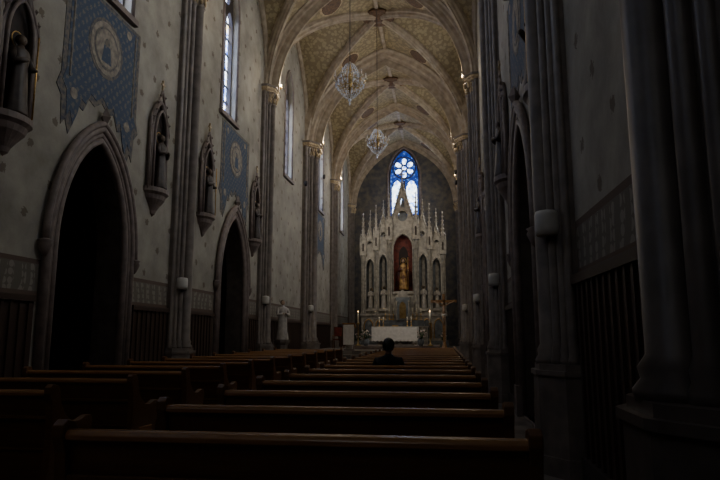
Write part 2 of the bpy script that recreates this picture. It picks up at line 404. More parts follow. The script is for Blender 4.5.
# vault
v=MB(); ts=arch_t(12,VE)
VP=lambda t: pz(t,VE)
for i in range(len(PY)-1):
    yc=PY[i]+BAY/2; n=len(ts); vs=[];fs=[]
    for tx,_ in ts:
        for ty,_ in ts: vs.append((A_*tx*1.001,yc+BAY/2*ty,SP+RISE*max(VP(tx),VP(ty))))
    for a in range(n-1):
        for c in range(n-1): fs.append((a*n+c,a*n+c+1,(a+1)*n+c+1,(a+1)*n+c))
    v.add(vs,fs,VAULT,True)
v.obj('ceiling',recalc=False)
# ribs
def rp(w,h): return [(-w*.5,h*.35),(-w*.5,-h*.1),(-w*.36,-h*.22),(-w*.3,-h*.42),(-w*.16,-h*.5),(-w*.12,-h*.62),(w*.12,-h*.62),(w*.16,-h*.5),(w*.3,-h*.42),(w*.36,-h*.22),(w*.5,-h*.1),(w*.5,h*.35)]
r=MB(); at=arch_t(14,VE); ZT=SP+RISE
for i,y in enumerate(PY):
    big = abs(y-26.1)<.1
    r.sweep([(A_*t*.995,y,SP+RISE*z) for t,z in at],(0,-1,0),rp(.8 if big else .46,.65 if big else .4),RIB)
    r.sweep([(A_*t*.985,y,SP+RISE*z) for t,z in at],(0,-1,0),rp(.2,.7 if not big else 1.15),RIB)
for i in range(len(PY)-1):
    yc=PY[i]+BAY/2; L=math.hypot(A_,BAY/2)
    for sg in (1,-1):
        A=Vector((A_,sg*BAY/2,0)).normalized(); Bn=A.cross(Vector((0,0,1)))
        r.sweep([Vector((0,yc,SP))+A*(L*t)+Vector((0,0,RISE*z)) for t,z in at],Bn,rp(.3,.4),RIB)
    for sx in (1,-1):
        A=Vector((0,1,0)); Bn=A.cross(Vector((0,0,1)))
        r.sweep([(sx*(A_-.04),yc+BAY/2*t,SP+RISE*z) for t,z in at],Bn,rp(.22,.25),RIB)
    r.box(-.07,.07,PY[i],PY[i+1],ZT-.14,ZT,RIB); r.box(-A_,A_,yc-.07,yc+.07,ZT-.14,ZT,RIB)
r.obj('vault_ribs')
m_=MB()
for i in range(1,len(PY)-1):
    yc=PY[i]+BAY/2
    m_.lathe([(.66,.0),(.66,-.08),(.52,-.12),(.46,-.09),(.2,-.1),(.16,-.2),(.0,-.22)],(0,yc,ZT-.12),VMED,24)
    for sx in (-1,1):
        for sy in (-1,1):
            t=.42; z=SP+RISE*VP(t)-.04; dz=(VP(t+.01)-VP(t-.01))/.02*RISE/A_*sx
            N=Vector((-dz,0,1)).normalized(); T=Vector((0,1,0)); U=T.cross(N)
            c=Vector((sx*t*A_,yc+sy*2.3,z))
            for rr,dd,mt in ((.5,0,CAPM),(.42,-.03,VMED)):
                ring=[c+N*dd+U*rr*math.cos(q*pi/12)+T*rr*math.sin(q*pi/12) for q in range(24)]
                ring2=[p-N*.03 for p in ring]
                m_.add(ring+ring2,[tuple(range(24)),tuple(range(24,48))]+[(q,(q+1)%24,24+(q+1)%24,24+q) for q in range(24)],mt)
m_.obj('vault_medallions')

# ---------------------------------------------------------------- piers
def pier(s,y,k=1.0,ztop=9.9,mat=STONE,name='stone_column'):
    b=MB()
    X=lambda d: s*(A_-d)
    def P(poly,z0,z1,mt): b.prism(poly,lambda u,v,w:(X(u),y+v,w),z0,z1,mt)
    P([(-.01,-.44*k),(.1*k,-.44*k),(.16*k,-.3*k),(.2*k,-.2*k),(.2*k,.2*k),(.16*k,.3*k),(.1*k,.44*k),(-.01,.44*k)],0,ztop-.1,mat)
    zc=ztop
    sh=[(.25*k,0,.12*k),(.20*k,.2*k,.06*k),(.20*k,-.2*k,.06*k),(.14*k,.31*k,.05*k),(.14*k,-.31*k,.05*k),(.08*k,.41*k,.045*k),(.08*k,-.41*k,.045*k)]
    for d,u,r_ in sh:
        b.lathe([(r_*1.45,1.05),(r_*1.5,1.1),(r_*1.2,1.15),(r_*1.3,1.2),(r_,1.26),(r_,zc-.62),(r_*1.3,zc-.6),(r_*1.3,zc-.55),(r_*1.02,zc-.52),(r_*1.1,zc-.4),(r_*1.45,zc-.24),(r_*1.75,zc-.14)],(X(d),y+u,0),mat,14)
    for d,u,r_ in sh[:3]:
        for j in range(2):
            for q in range(8):
                a=q*pi/4+j*pi/8; rr=r_*(1.25+.4*j)
                b.sphere((X(d)+rr*math.cos(a),y+u+rr*math.sin(a),zc-.42+.17*j),(r_*.38,r_*.38,.11),CAPM,6,5)
    pl=[(-.01,-.5*k),(.2*k,-.5*k),(.4*k,-.24*k),(.43*k,-.18*k),(.43*k,.18*k),(.4*k,.24*k),(.2*k,.5*k),(-.01,.5*k)]
    sc=lambda q:[(max(u*q,-.01),v*q) for u,v in pl]
    P(sc(1.08),0,.18,mat); P(sc(1.0),.18,.95,mat); P(sc(1.06),.95,1.0,mat); P(sc(.96),1.0,1.06,mat)
    P(sc(.92),zc-.16,zc-.1,CAPM); P(sc(1.0),zc-.1,zc,CAPM); P(sc(1.07),zc,zc+.07,mat)
    return b.obj(name)
for s in (-1,1):
    for y in PY[1:]:
        big=abs(y-26.1)<.1
        pier(s,y if y<39 else y-.1,1.55 if big else (.92 if abs(y-6.6)<.1 else 1.0))
    pier(s,3.0,1.12,9.9,STONEM,'stone_column')

# doorway arch mouldings
for s in (-1,1):
    for y in ARCHB:
        b=MB()
        for hw,dx,rr,dz in ((DHW+.04,-.02,.07,.04),(DHW+.15,-.03,.055,.15),(DHW+.24,-.05,.075,.26)):
            b.sweep([(s*(A_+dx),u,v) for u,v in lancet(y,hw,0,DSP,DR+dz,12)],(s,0,0),oct_(rr),STONEP,True)
        plate([lancet(y,DHW+.28,0.01,DSP,DR+.3,12),lancet(y,DHW,0.02,DSP,DR,12)],.05,lambda u,v,w:(s*(A_-.02)+w,u,v),STONEP,None,into=b)
        b.sweep([(s*(A_-.08),u,v) for u,v in arch(y,DHW+.33,DSP,DR+.36,12)],(s,0,0),oct_(.06),STONEP,True)
        for q in (-1,1):
            b.lathe([(.02,-.22),(.06,-.16),(.11,-.05),(.09,0),(.12,.03),(.05,.06)],(s*(A_-.08),y+q*(DHW+.33),DSP),STONEP,10)
            b.box(min(s*A_,s*(A_-.14)),max(s*A_,s*(A_-.14)),y+q*(DHW+.15)-.17,y+q*(DHW+.15)+.17,0,.5,STONEP)
        b.octa((s*(A_-.1),y,DSP+DR+.48),.1,.2,STONEP)
        b.obj('doorway_arch')

# painted blue panels with medallion
for s in (-1,1):
    for y in ARCHB+[29.35]:
        b=MB(); X=lambda d:s*(A_-d)
        mp=lambda u,v,w:(X(w),y+u,v)
        half=[(0,5.5),(.22,5.35),(.4,5.42),(.55,5.15),(.7,5.2),(.8,4.85),(.92,4.62),(1.02,4.85),(1.12,4.72),(1.16,5.2),(1.3,5.35),(1.2,5.6),(1.2,7.42)]
        poly=[(-u,v) for u,v in half[::-1]][:-1]+half
        b.prism(poly,mp,.0,.012,PBORD)
        inn=[(u*.9,(v-6.3)*.9+6.33) for u,v in poly]
        b.prism(inn,mp,.012,.018,BLUE)
        for rr,d,mt in ((.56,.022,PBORD),(.5,.026,PMED),(.4,.03,PBORD),(.36,.034,PMED)):
            b.prism(circ(0,6.55,rr,28),mp,.012,d,mt)
        b.prism([(-.16,6.28),(.16,6.28),(.1,6.6),(-.1,6.6)],mp,.034,.036,BLUE); b.prism(circ(0,6.67,.08,14),mp,.034,.036,PBORD)
        # inner scrollwork border line and lobes
        for q in (-1,1):
            b.sweep([mp(q*1.0,5.6,.02),mp(q*1.0,7.3,.02)],(1,0,0),oct_(.02),PMED)
            b.prism(circ(q*.85,5.35,.1,14),mp,.018,.022,PMED); b.prism(circ(q*.75,7.2,.09,14),mp,.018,.022,PMED)
        b.obj('painted_wall_panel')

# statues ---------------------------------------------------------
def saint(b,c,h,robe,skin,face=(0,-1),mantle=None,halo=True,staff=False):
    cx,cy,cz=c; fx,fy=face; rx,ry=-fy,fx
    def W(sd,fw,z): return (cx+rx*sd*h+fx*fw*h,cy+ry*sd*h+fy*fw*h,cz+z*h)
    rings=[(0,.155,.12),(.03,.16,.125),(.2,.135,.10),(.4,.12,.09),(.55,.11,.08),(.62,.115,.08),(.72,.13,.085),(.79,.135,.08),(.82,.11,.07),(.845,.05,.045),(.87,.038,.04)]
    n=20; vs=[];fs=[]
    for z,a,d in rings:
        for i in range(n):
            t=2*pi*i/n; f=1+(.09 if z<.6 else .03)*math.sin(7*t+z*3)
            vs.append(W(a*f*math.cos(t),d*f*math.sin(t),z))
    for j in range(len(rings)-1):
        for i in range(n): k=(i+1)%n; fs.append((j*n+i,j*n+k,(j+1)*n+k,(j+1)*n+i))
    fs.append(tuple(range(n)))
    b.add(vs,fs,robe,True)
    for q in (-1,1):
        hand=W(q*.04,.13,.66) if not (staff and q>0) else W(.17,.1,.62)
        b.tube([W(q*.11,0,.79),W(q*.145,.02,.70),W(q*.15,.05,.62),hand],[.04*h,.042*h,.045*h,.03*h],mantle or robe,8)
        b.sphere(hand,.022*h,skin,8,6)
    b.sphere(W(0,.012,.935),(.052*h,.052*h,.066*h),skin,12,8)
    b.sphere(W(0,.06,.93),(.01*h,.01*h,.014*h),skin,6,4)
    b.sphere(W(0,-.012,.95),(.06*h,.06*h,.062*h),mantle or STATB,12,8)
    if mantle:
        for q in (-1,1): b.tube([W(q*.1,-.03,.8),W(q*.15,-.04,.5),W(q*.17,-.05,.1)],[.05*h,.08*h,.09*h],mantle,8)
    if halo:
        ring=[W(.1*math.cos(q*pi/12),-.05,.95+.1*math.sin(q*pi/12)) for q in range(25)]
        b.tube(ring,.007*h,GOLD,6)
    if staff: b.tube([W(.17,.1,0),W(.17,.1,1.05)],.01*h,GOLD,6)
# niches
for s in (-1,1):
    for y in (7.35,11.75,14.45,18.55):
            b=MB(); X=lambda d:s*(A_-d); mp=lambda u,v,w:(X(w),y+u,v)
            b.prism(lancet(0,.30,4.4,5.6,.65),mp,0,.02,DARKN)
            b.sweep([(X(.06),u,v) for u,v in lancet(y,.34,4.4,5.6,.75,10)],(s,0,0),oct_(.06),STONEP,True)
            b.sweep([(X(.12),u,v) for u,v in lancet(y,.27,4.4,5.55,.6,10)],(s,0,0),oct_(.03),STONEP,True)
            for g in (-1,1):
                b.tube([mp(g*.40,5.7,.1),mp(0,6.62,.1)],.028,STONEP,6)
                for k in range(1,5): b.octa(mp(g*(.42-.40*k/5),5.75+.92*k/5,.12),.038,.05,STONEP)
                b.tube([mp(g*.39,4.35,.08),mp(g*.39,5.7,.08)],.026,STONEP,8)
                b.lathe([(.045,0),(.045,.08),(.0,.38)],mp(g*.39,5.68,.08),STONEP,6,smooth=False)
            b.box(*sorted((X(.08),X(.12))),y-.02,y+.02,6.6,6.85,CAPM); b.box(*sorted((X(.08),X(.12))),y-.07,y+.07,6.73,6.77,CAPM)
            pts=[(.42,4.4),(.42,4.31),(.35,4.26),(.31,4.17),(.2,4.06),(.11,3.95),(.08,3.88),(.0,3.82)]
            n=10; vs=[];fs=[]
            for r_,z in pts:
                for i in range(n+1):
                    t=pi*i/n; vs.append(mp(r_*math.cos(t),z,r_*.7*math.sin(t)))
            for j in range(len(pts)-1):
                for i in range(n): fs.append((j*(n+1)+i,j*(n+1)+i+1,(j+1)*(n+1)+i+1,(j+1)*(n+1)+i))
            fs.append(tuple(range(n+1))); b.add(vs,fs,STONEP)
            saint(b,mp(0,4.41,.13),1.2,STATB,STAT,(-s,0),None,True,y in (7.35,14.45))
            b.obj('statue_niche')

# speakers on the columns
for s in (-1,1):
    for y in PY[2:6]:
        k=1 if abs(y-26.1)>.1 else 1.55
        b=MB(); xx=s*(A_-.25*k); yy=y-.25*k
        b.lathe([(.03,-.14),(.13,-.13),(.14,-.07),(.14,.08),(.125,.12),(.03,.14)],(xx,yy,2.5),SPK,16,sx=.9)
        b.box(xx-.02,xx+.02,yy-.02,yy+.08,2.31,2.37,IRON)
        b.obj('wall_speaker')

# capital lamps
def lamp(s,y,en,off=.62,z=10.12):
    b=MB(); x=s*(A_-off+.12)
    b.lathe([(.03,-.06),(.06,-.04),(.07,.02),(.05,.03)],(x,y,z),BRASS,10); b.sphere((x,y,z+.07),.05,BULB,8,6)
    o=b.obj('capital_lamp')
    li=D.lights.new('lamp_light','POINT'); li.energy=en; li.color=(1,.80,.56); li.shadow_soft_size=.06
    lo=D.objects.new('lamp_light',li); link(lo,o); lo.location=(x-s*.22,y,z+.12)
for s in (-1,1):
    for y,en in ((13.1,22),(19.6,50),(26.1,75),(32.6,50)):
        lamp(s,y+.25,en,.58 if y!=26.1 else .82)

# ---------------------------------------------------------------- pews
def pew_mesh(x0,x1):
    b=MB()
    def P(poly,m): b.prism(poly,lambda u,v,w:(w,u,v),x0+.05,x1-.05,m)
    P([(.0,.88),(.035,.88),(.125,.40),(.09,.40)],PEW)
    P([(-.03,.86),(-.035,.885),(-.02,.905),(.045,.905),(.055,.885),(.05,.86)],PEWT)
    P([(.02,.70),(.0,.70),(.0,.67),(.03,.67)],PEW)
    P([(.08,.42),(.09,.455),(.5,.475),(.52,.46),(.52,.43),(.09,.40)],PEW)
    P([(.46,.43),(.485,.43),(.485,.33),(.46,.33)],PEW)
    P([(.10,.40),(.125,.40),(.125,.08),(.10,.08)],PEW)
    prof=[(.0,0),(.58,0),(.58,.05),(.52,.1),(.5,.3),(.53,.42),(.56,.5),(.58,.6),(.55,.645),(.48,.65),(.38,.62),(.26,.63),(.16,.7),(.1,.8),(.08,.9),(.05,.94),(-.01,.955),(-.05,.93),(-.055,.88),(-.02,.8),(.0,.6),(-.01,.3),(-.05,.1),(-.06,0)]
    for xa in (x0,x1-.06):
        b.prism(prof,lambda u,v,w:(w,u,v),xa,xa+.06,PEW)
        b.prism([(.14,.12),(.42,.12),(.42,.4),(.14,.4)],lambda u,v,w:(w,u,v),xa-.008,xa+.068,PEWT)
    b.box(x0+.12,x1-.12,-.36,-.2,.17,.21,PEW)
    for x in (x0+.15,(x0+x1)/2,x1-.18): b.box(x,x+.04,-.34,-.22,0,.17,PEW); b.box(x,x+.04,-.24,.12,.1,.14,PEW)
    return b.mesh('pew_mesh')
RM=pew_mesh(.52,2.76); LM=pew_mesh(-3.0,-.80)
def put(me,y):
    o=D.objects.new('church_pew',me); o.location=(0,y,0); link(o)
    bv=o.modifiers.new('bevel','BEVEL'); bv.width=.006; bv.segments=2; bv.limit_method='ANGLE'
    return o
for k in range(19): put(RM,2.75+1.05*k)
for k in range(14): put(LM,2.05+1.3*k)
for k in range(4): put(RM,-4.6+1.3*k); put(LM,-4.6+1.3*k)

# ---------------------------------------------------------------- sanctuary
st=MB()
for k in range(4):
    st.box(-3.69,3.69,25.2+k*.38,YE-.01,.0 if k==0 else .17*k,.17*(k+1),FLOOR)
st.obj('sanctuary_steps')
ZS=.68
st=MB(); st.box(-2.2,2.2,28.6,33.2,ZS,ZS+.15,STONEP); st.obj('altar_dais')
# altar table
a=MB(); za=ZS+.15; yA=30.3
a.box(-.95,.95,yA-.3,yA+.3,za,za+.08,MARBLE)
for x in (-.75,-.25,.25,.75): a.lathe([(.09,0),(.09,.05),(.06,.08),(.06,.66),(.09,.7),(.09,.76)],(x,yA-.15,za+.08),MARBLE,12)
a.box(-.85,.85,yA-.02,yA+.25,za+.08,za+.84,MARBLE)
a.box(-1.1,1.1,yA-.4,yA+.4,za+.84,za+.92,MARBLE)
cl=[(-1.14,za+.2),(-1.14,za+.945),(1.14,za+.945),(1.14,za+.2)]
n=24; bot=[(1.14-2.28*i/n, za+.2+(.05 if i%2 else 0)) for i in range(1,n)]
a.prism(cl+bot,lambda u,v,w:(u,yA-.44+w,v),0,.012,WHITE)
a.box(-1.14,1.14,yA-.44,yA+.42,za+.925,za+.945,WHITE)
a.box(-1.15,-1.12,yA-.44,yA+.42,za+.35,za+.94,WHITE); a.box(1.12,1.15,yA-.44,yA+.42,za+.35,za+.94,WHITE)
for x in (-.8,-.6,.6,.8):
    a.lathe([(.06,0),(.05,.02),(.015,.05),(.02,.12),(.012,.18),(.04,.22),(.04,.24)],(x,yA,za+.945),GOLD,10)
    a.lathe([(.02,0),(.02,.25)],(x,yA,za+1.18),CANDLE,8)
a.box(-.15,.15,yA-.1,yA+.12,za+.945,za+1.0,GOLD)
a.obj('altar_table')

# retable
R=MB(); yR=35.2; zb=ZS
R.box(-2.75,2.75,yR-.55,yR+.9,zb,zb+.35,MARBLEB)
R.box(-2.62,2.62,yR-.4,yR+.9,zb+.35,zb+1.75,MARBLE)
R.box(-2.7,2.7,yR-.48,yR+.9,zb+1.75,zb+1.9,MARBLE)
for k in range(-3,4):
    if k==0: continue
    c=k*.72
    R.prism(lancet(c,.24,zb+.5,zb+1.2,.35,6),lambda u,v,w:(u,yR-.4-w,v),0,.03,MARBLEB)
    R.sweep([(u,yR-.43,v) for u,v in lancet(c,.27,zb+.48,zb+1.2,.38,6)],(0,1,0),oct_(.03),GOLD,True)
R.box(-1.5,1.5,yR-.95,yR-.4,zb,zb+1.15,MARBLE); R.box(-1.3,1.3,yR-.75,yR-.4,zb+1.15,zb+1.5,MARBLEB); R.box(-1.55,1.55,yR-1.0,yR-.4,zb+1.1,zb+1.17,MARBLE)
z0=zb+1.9; GT=10.4
gab=[(-2.5,z0),(-2.5,6.5),(-2.12,7.7),(-1.74,6.6),(-1.66,6.9),(-1.25,8.5),(-.88,7.2),(-.80,7.8),(0,GT),(.80,7.8),(.88,7.2),(1.25,8.5),(1.66,6.9),(1.74,6.6),(2.12,7.7),(2.5,6.5),(2.5,z0)]
side=[(1.26,.27,5.5,.55),(2.1,.26,5.3,.5)]
holes=[lancet(0,.60,z0+1.3,6.4,.85)]+[lancet(q*c,h_,z0+.3,sp_,ri) for q in (-1,1) for c,h_,sp_,ri in side]
holes+=[circ(0,8.35,.32,18),lancet(0,.12,8.9,9.2,.3,4)]+[circ(q*1.25,7.25,.17,12) for q in (-1,1)]+[circ(q*2.12,6.75,.14,12) for q in (-1,1)]
plate([gab]+holes,.2,lambda u,v,w:(u,yR+w,v),MARBLE,None,into=R)
R.box(-2.45,2.45,yR+.5,yR+.6,z0,6.3,MARBLEB); R.box(-.8,.8,yR+.45,yR+.55,z0,7.4,REDN)
R.prism([(-.5,7.4),(.5,7.4),(0,9.6)],lambda u,v,w:(u,yR+w,v),.12,.2,MARBLEB)
for x in (-2.5,-1.7,-.85,.85,1.7,2.5): R.box(x-.08,x+.08,yR,yR+.55,z0,6.2,MARBLE)
for cx,hw,za_,sp_,ri in [(0,.64,z0+1.28,6.4,.9)]+[(q*c,h_+.03,z0+.3,s_,r2+.03) for q in (-1,1) for c,h_,s_,r2 in side]:
    R.sweep([(u,yR-.12,v) for u,v in lancet(cx,hw,za_,sp_,ri,8)],(0,1,0),oct_(.05),MARBLE,True)
    R.box(cx-hw,cx+hw,yR-.25,yR+.5,za_-.14,za_,MARBLE)
# dark backing inside the red niche, behind the statue's head and shoulders
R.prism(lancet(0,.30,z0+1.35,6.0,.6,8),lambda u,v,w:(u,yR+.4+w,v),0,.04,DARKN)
def crock(p0,p1,n,r_):
    p0=Vector(p0);p1=Vector(p1)
    R.tube([p0,p1],r_*.55,MARBLE,6)
    for k in range(n+1): R.octa(p0.lerp(p1,k/n),r_,r_*1.3,MARBLE)
for cx,zb1,zt,hw,n_ in [(0,7.8,GT,.80,12),(1.25,7.2,8.5,.4,6),(-1.25,7.2,8.5,.4,6),(2.12,6.55,7.7,.38,6),(-2.12,6.55,7.7,.38,6)]:
    for q in (-1,1): crock((cx+q*hw,yR-.12,zb1),(cx,yR-.12,zt),n_,.10 if cx==0 else .07)
    R.box(cx-.04,cx+.04,yR-.15,yR-.07,zt,zt+(.75 if cx==0 else .35),MARBLE)
    hh=.45 if cx==0 else .22; R.box(cx-hh*.4,cx+hh*.4,yR-.15,yR-.07,zt+hh,zt+hh+.07,MARBLE)
def pinn(x,y,z1,w,zt):
    for dx in (-w*.5,w*.5):
        R.lathe([(w*.34,0),(w*.34,.08),(w*.2,.14),(w*.2,z1-z0-.3),(w*.36,z1-z0-.15),(w*.38,z1-z0)],(x+dx,y,z0),MARBLE,8)
    R.lathe([(w*.34,0),(w*.34,.08),(w*.24,.14),(w*.24,z1-z0-.3),(w*.4,z1-z0-.15),(w*.4,z1-z0)],(x,y-w*.4,z0),MARBLE,8)
    R.box(x-w,x+w,y-w,y+w,z1,z1+.12,MARBLE)
    hb=(zt-z1)*.4
    R.box(x-w*.6,x+w*.6,y-w*.6,y+w*.6,z1+.12,z1+hb,MARBLE)
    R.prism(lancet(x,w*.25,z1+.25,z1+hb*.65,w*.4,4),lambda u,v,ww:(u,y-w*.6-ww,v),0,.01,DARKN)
    for q in (-1,1):
        R.lathe([(w*.24,0),(w*.24,hb*.7),(0,hb*1.25)],(x+q*w*.85,y-w*.7,z1+.1),MARBLE,6,smooth=False)
    R.prism([(-w*.75,z1+hb),(w*.75,z1+hb),(0,z1+hb+w*1.6)],lambda u,v,ww:(x+u,y-w*.65-ww,v),0,.04,MARBLE)
    R.lathe([(w*.72,0),(w*.1,(zt-z1-hb))],(x,y,z1+hb),MARBLE,4,a0=pi/4,smooth=False)
    for k in range(1,6):
        f=k/6; rr=w*.72*(1-f)+w*.1*f
        for q in range(4): R.octa((x+rr*math.cos(pi/4+q*pi/2),y+rr*math.sin(pi/4+q*pi/2),z1+hb+f*(zt-z1-hb)),w*.24,w*.32,MARBLE)
    R.octa((x,y,zt),w*.3,w*.5,MARBLE)
for q in (-1,1):
    pinn(q*.85,yR-.2,6.9,.20,9.7); pinn(q*1.69,yR-.18,6.3,.18,9.0); pinn(q*2.52,yR-.15,6.0,.2,8.5)
    pinn(q*1.27,yR+.3,7.3,.14,9.4); pinn(q*2.12,yR+.3,6.6,.14,8.8)
# tabernacle
R.box(-.42,.42,yR-.85,yR-.1,zb+1.5,z0+.9,MARBLEB); R.prism(lancet(0,.2,zb+1.6,z0+.35,.3,6),lambda u,v,w:(u,yR-.86-w,v),0,.04,BRASS)
for q in (-1,1): R.lathe([(.07,0),(.045,.06),(.045,1.0),(.08,1.1)],(q*.38,yR-.9,zb+1.5),MARBLE,8)
R.prism([(-.5,z0+.9),(.5,z0+.9),(0,z0+1.35)],lambda u,v,w:(u,yR-.85+w,v),0,.6,MARBLE)
saint(R,(0,yR+.1,z0+1.4),1.8,STATG,STATF,(0,-1),REDM,True,True)
for q in (-1,1):
    saint(R,(q*1.26,yR+.25,z0+.32),1.3,STATW,STAT,(0,-1)); saint(R,(q*2.1,yR+.25,z0+.32),1.2,STATW,STAT,(0,-1))
    for x in (.6,.85,1.1):
        R.lathe([(.06,0),(.02,.05),(.025,.2),(.015,.3),(.045,.36)],(q*x,yR-.6,zb+1.5),GOLD,8); R.lathe([(.02,0),(.02,.35)],(q*x,yR-.6,zb+1.86),CANDLE,8)
ro=R.obj('altar_retable'); ro.scale=(.93,1,1); ro.location.x=.12

# standing crucifix
c=MB(); x,y=2.42,27.4
c.lathe([(.28,0),(.28,.05),(.12,.1),(.06,.3),(.04,.35)],(x,y,ZS),CROSSW,12)
c.box(x-.06,x+.06,y-.03,y+.03,ZS+.3,3.18,CROSSW); c.box(x-.58,x+.58,y-.03,y+.03,2.79,2.91,CROSSW)
c.tube([(x,y-.07,2.62),(x,y-.09,2.4),(x,y-.08,2.25)],[.07,.055,.065],STATF,10)
c.tube([(x,y-.08,2.27),(x+.03,y-.13,2.05),(x,y-.07,1.8)],[.06,.045,.025],STATF,8); c.tube([(x-.02,y-.08,2.27),(x-.03,y-.13,2.05),(x,y-.07,1.8)],[.06,.045,.025],STATF,8)
c.sphere((x-.03,y-.1,2.76),(.05,.055,.07),STATF); c.tube([(x,y-.07,2.62),(x-.02,y-.09,2.72)],.03,STATF,6)
for q in (-1,1): c.tube([(x+q*.06,y-.07,2.64),(x+q*.25,y-.06,2.75),(x+q*.46,y-.05,2.84)],[.035,.025,.018],STATF,8); c.sphere((x+q*.48,y-.05,2.85),.022,STATF,8,6)
c.lathe([(.09,0),(.11,.05),(.1,.12)],(x,y-.06,2.17),WHITE,10,fold=.1,nf=5)
c.obj('standing_crucifix')
# lectern
l=MB(); x,y=-1.75,26.6
l.box(x-.22,x+.22,y-.18,y+.18,ZS-.01,ZS+.06,STONEP); l.box(x-.15,x+.15,y-.1,y+.1,ZS+.06,ZS+1.0,MARBLE)
l.prism([(-.25,ZS+1.0),(.22,ZS+1.15),(.22,ZS+1.2),(-.25,ZS+1.05)],lambda u,v,w:(x+w,y-u,v),-.28,.28,PEWT)
l.prism([(-.24,ZS+.25),(.24,ZS+.25),(.24,ZS+1.12),(-.24,ZS+1.12)],lambda u,v,w:(x+u,y-.24+w,v),0,.015,WHITE)
l.obj('lectern')
# saint on pedestal left
p=MB(); x,y=-3.3,21.0
p.lathe([(.3,0),(.3,.12),(.22,.18),(.2,1.0),(.28,1.1),(.3,1.18)],(x,y,0),STONE,8,smooth=False)
saint(p,(x,y,1.18),1.4,STATW,STATF,(.6,-.8),None,False); p.obj('saint_statue')
for x,y in ((-1.75,29.4),(1.75,29.4)):
    q=MB(); z=ZS+.15
    q.lathe([(.16,0),(.15,.04),(.04,.1),(.03,.5),(.05,.55),(.03,.6),(.025,1.0),(.09,1.08),(.09,1.1)],(x,y,z),BRASS,12); q.lathe([(.035,0),(.035,.5)],(x,y,z+1.1),CANDLE,10); q.octa((x,y,z+1.66),.015,.04,FLAME)
    q.obj('candle_stand')
for x,y,z in ((-1.35,29.3,ZS+.15),(1.3,29.2,ZS+.15),(-2.4,34.0,ZS),(2.4,34.0,ZS)):
    f=MB(); f.lathe([(.1,0),(.15,.1),(.17,.25),(.12,.32),(.14,.34)],(x,y,z),MARBLEB,12)
    for k in range(40):
        a=random.uniform(0,2*pi); rr=random.uniform(.02,.28); h=.4+random.uniform(0,.35)*(1.2-rr)
        top=(x+rr*math.cos(a),y+rr*math.sin(a),z+h); f.tube([(x,y,z+.3),top],.006,GREEN,4)
        f.octa(top,.04,.05,FLOW if k%2 else GREEN)
    f.obj('flower_arrangement')
for x in (-3.05,-2.5):
    q=MB(); y=31.0; z=ZS
    for dx in (-.2,.2):
        q.box(x+dx-.02,x+dx+.02,y-.22,y-.18,z,z+.62,PEW); q.box(x+dx-.02,x+dx+.02,y+.18,y+.22,z,z+1.1,PEW); q.box(x+dx-.025,x+dx+.025,y-.24,y+.2,z+.62,z+.65,PEWT)
    q.box(x-.22,x+.22,y-.22,y+.2,z+.42,z+.47,REDN); q.box(x-.18,x+.18,y+.18,y+.21,z+.6,z+1.08,REDN)
    q.obj('sanctuary_chair')

# ---------------------------------------------------------------- chandeliers
def chandelier(y,z,R_=.38):
    b=MB(); c=(0,y,z)
    b.tube([(0,y,z+.55),(0,y,ZT-.2)],.011,IRON,6)
    b.lathe([(.02,.6),(.05,.55),(.03,.45),(.07,.3),(.03,.2),(.06,.05),(.1,0),(.05,-.12),(.02,-.3)],c,BRASS,12)
    for rr,zz in ((.12,.5),(R_*.62,.28),(R_,0),(R_*.6,-.22),(.1,-.42)):
        b.tube([(rr*math.cos(q*pi/12),y+rr*math.sin(q*pi/12),z+zz) for q in range(25)],.011,BRASS,5)
    prof=[(.12,.5),(.2,.36),(R_*.8,.16),(R_,0)]
    def along(p,t):
        n=len(p)-1; k=min(int(t*n),n-1); f=t*n-k; return p[k][0]*(1-f)+p[k+1][0]*f,p[k][1]*(1-f)+p[k+1][1]*f
    low=[(R_,0),(R_*.85,-.2),(R_*.5,-.36),(.08,-.44)]
    for q in range(16):
        a=q*pi/8
        for P_ in (prof,low):
            for k in range(9):
                rr,zz=along(P_,k/8.5); b.octa((rr*math.cos(a),y+rr*math.sin(a),z+zz),.018,.026,CRYS)
        b.octa((R_*math.cos(a),y+R_*math.sin(a),z-.09),.024,.06,CRYS); b.octa((R_*.62*math.cos(a),y+R_*.62*math.sin(a),z+.2),.024,.06,CRYS)
    for q in range(10):
        a=q*pi/5; ca,sa=math.cos(a),math.sin(a)
        b.tube([(.05*ca,y+.05*sa,z),(.25*ca,y+.25*sa,z-.1),(R_*1.0*ca,y+R_*sa,z-.04),(R_*1.15*ca,y+R_*1.15*sa,z+.06)],.013,BRASS,6)
        b.lathe([(.015,0),(.05,.02),(.05,.03),(.014,.035),(.014,.13)],(R_*1.15*ca,y+R_*1.15*sa,z+.06),CANDLE,8)
        b.octa((R_*1.15*ca,y+R_*1.15*sa,z+.22),.016,.04,CRYS)
    b.sphere((0,y,z-.5),.05,CRYS,8,6); b.octa((0,y,z-.6),.03,.07,CRYS)
    b.obj('crystal_chandelier')
for y,z in ((15.2,8.1),(22.2,8.7)): chandelier(y,z)

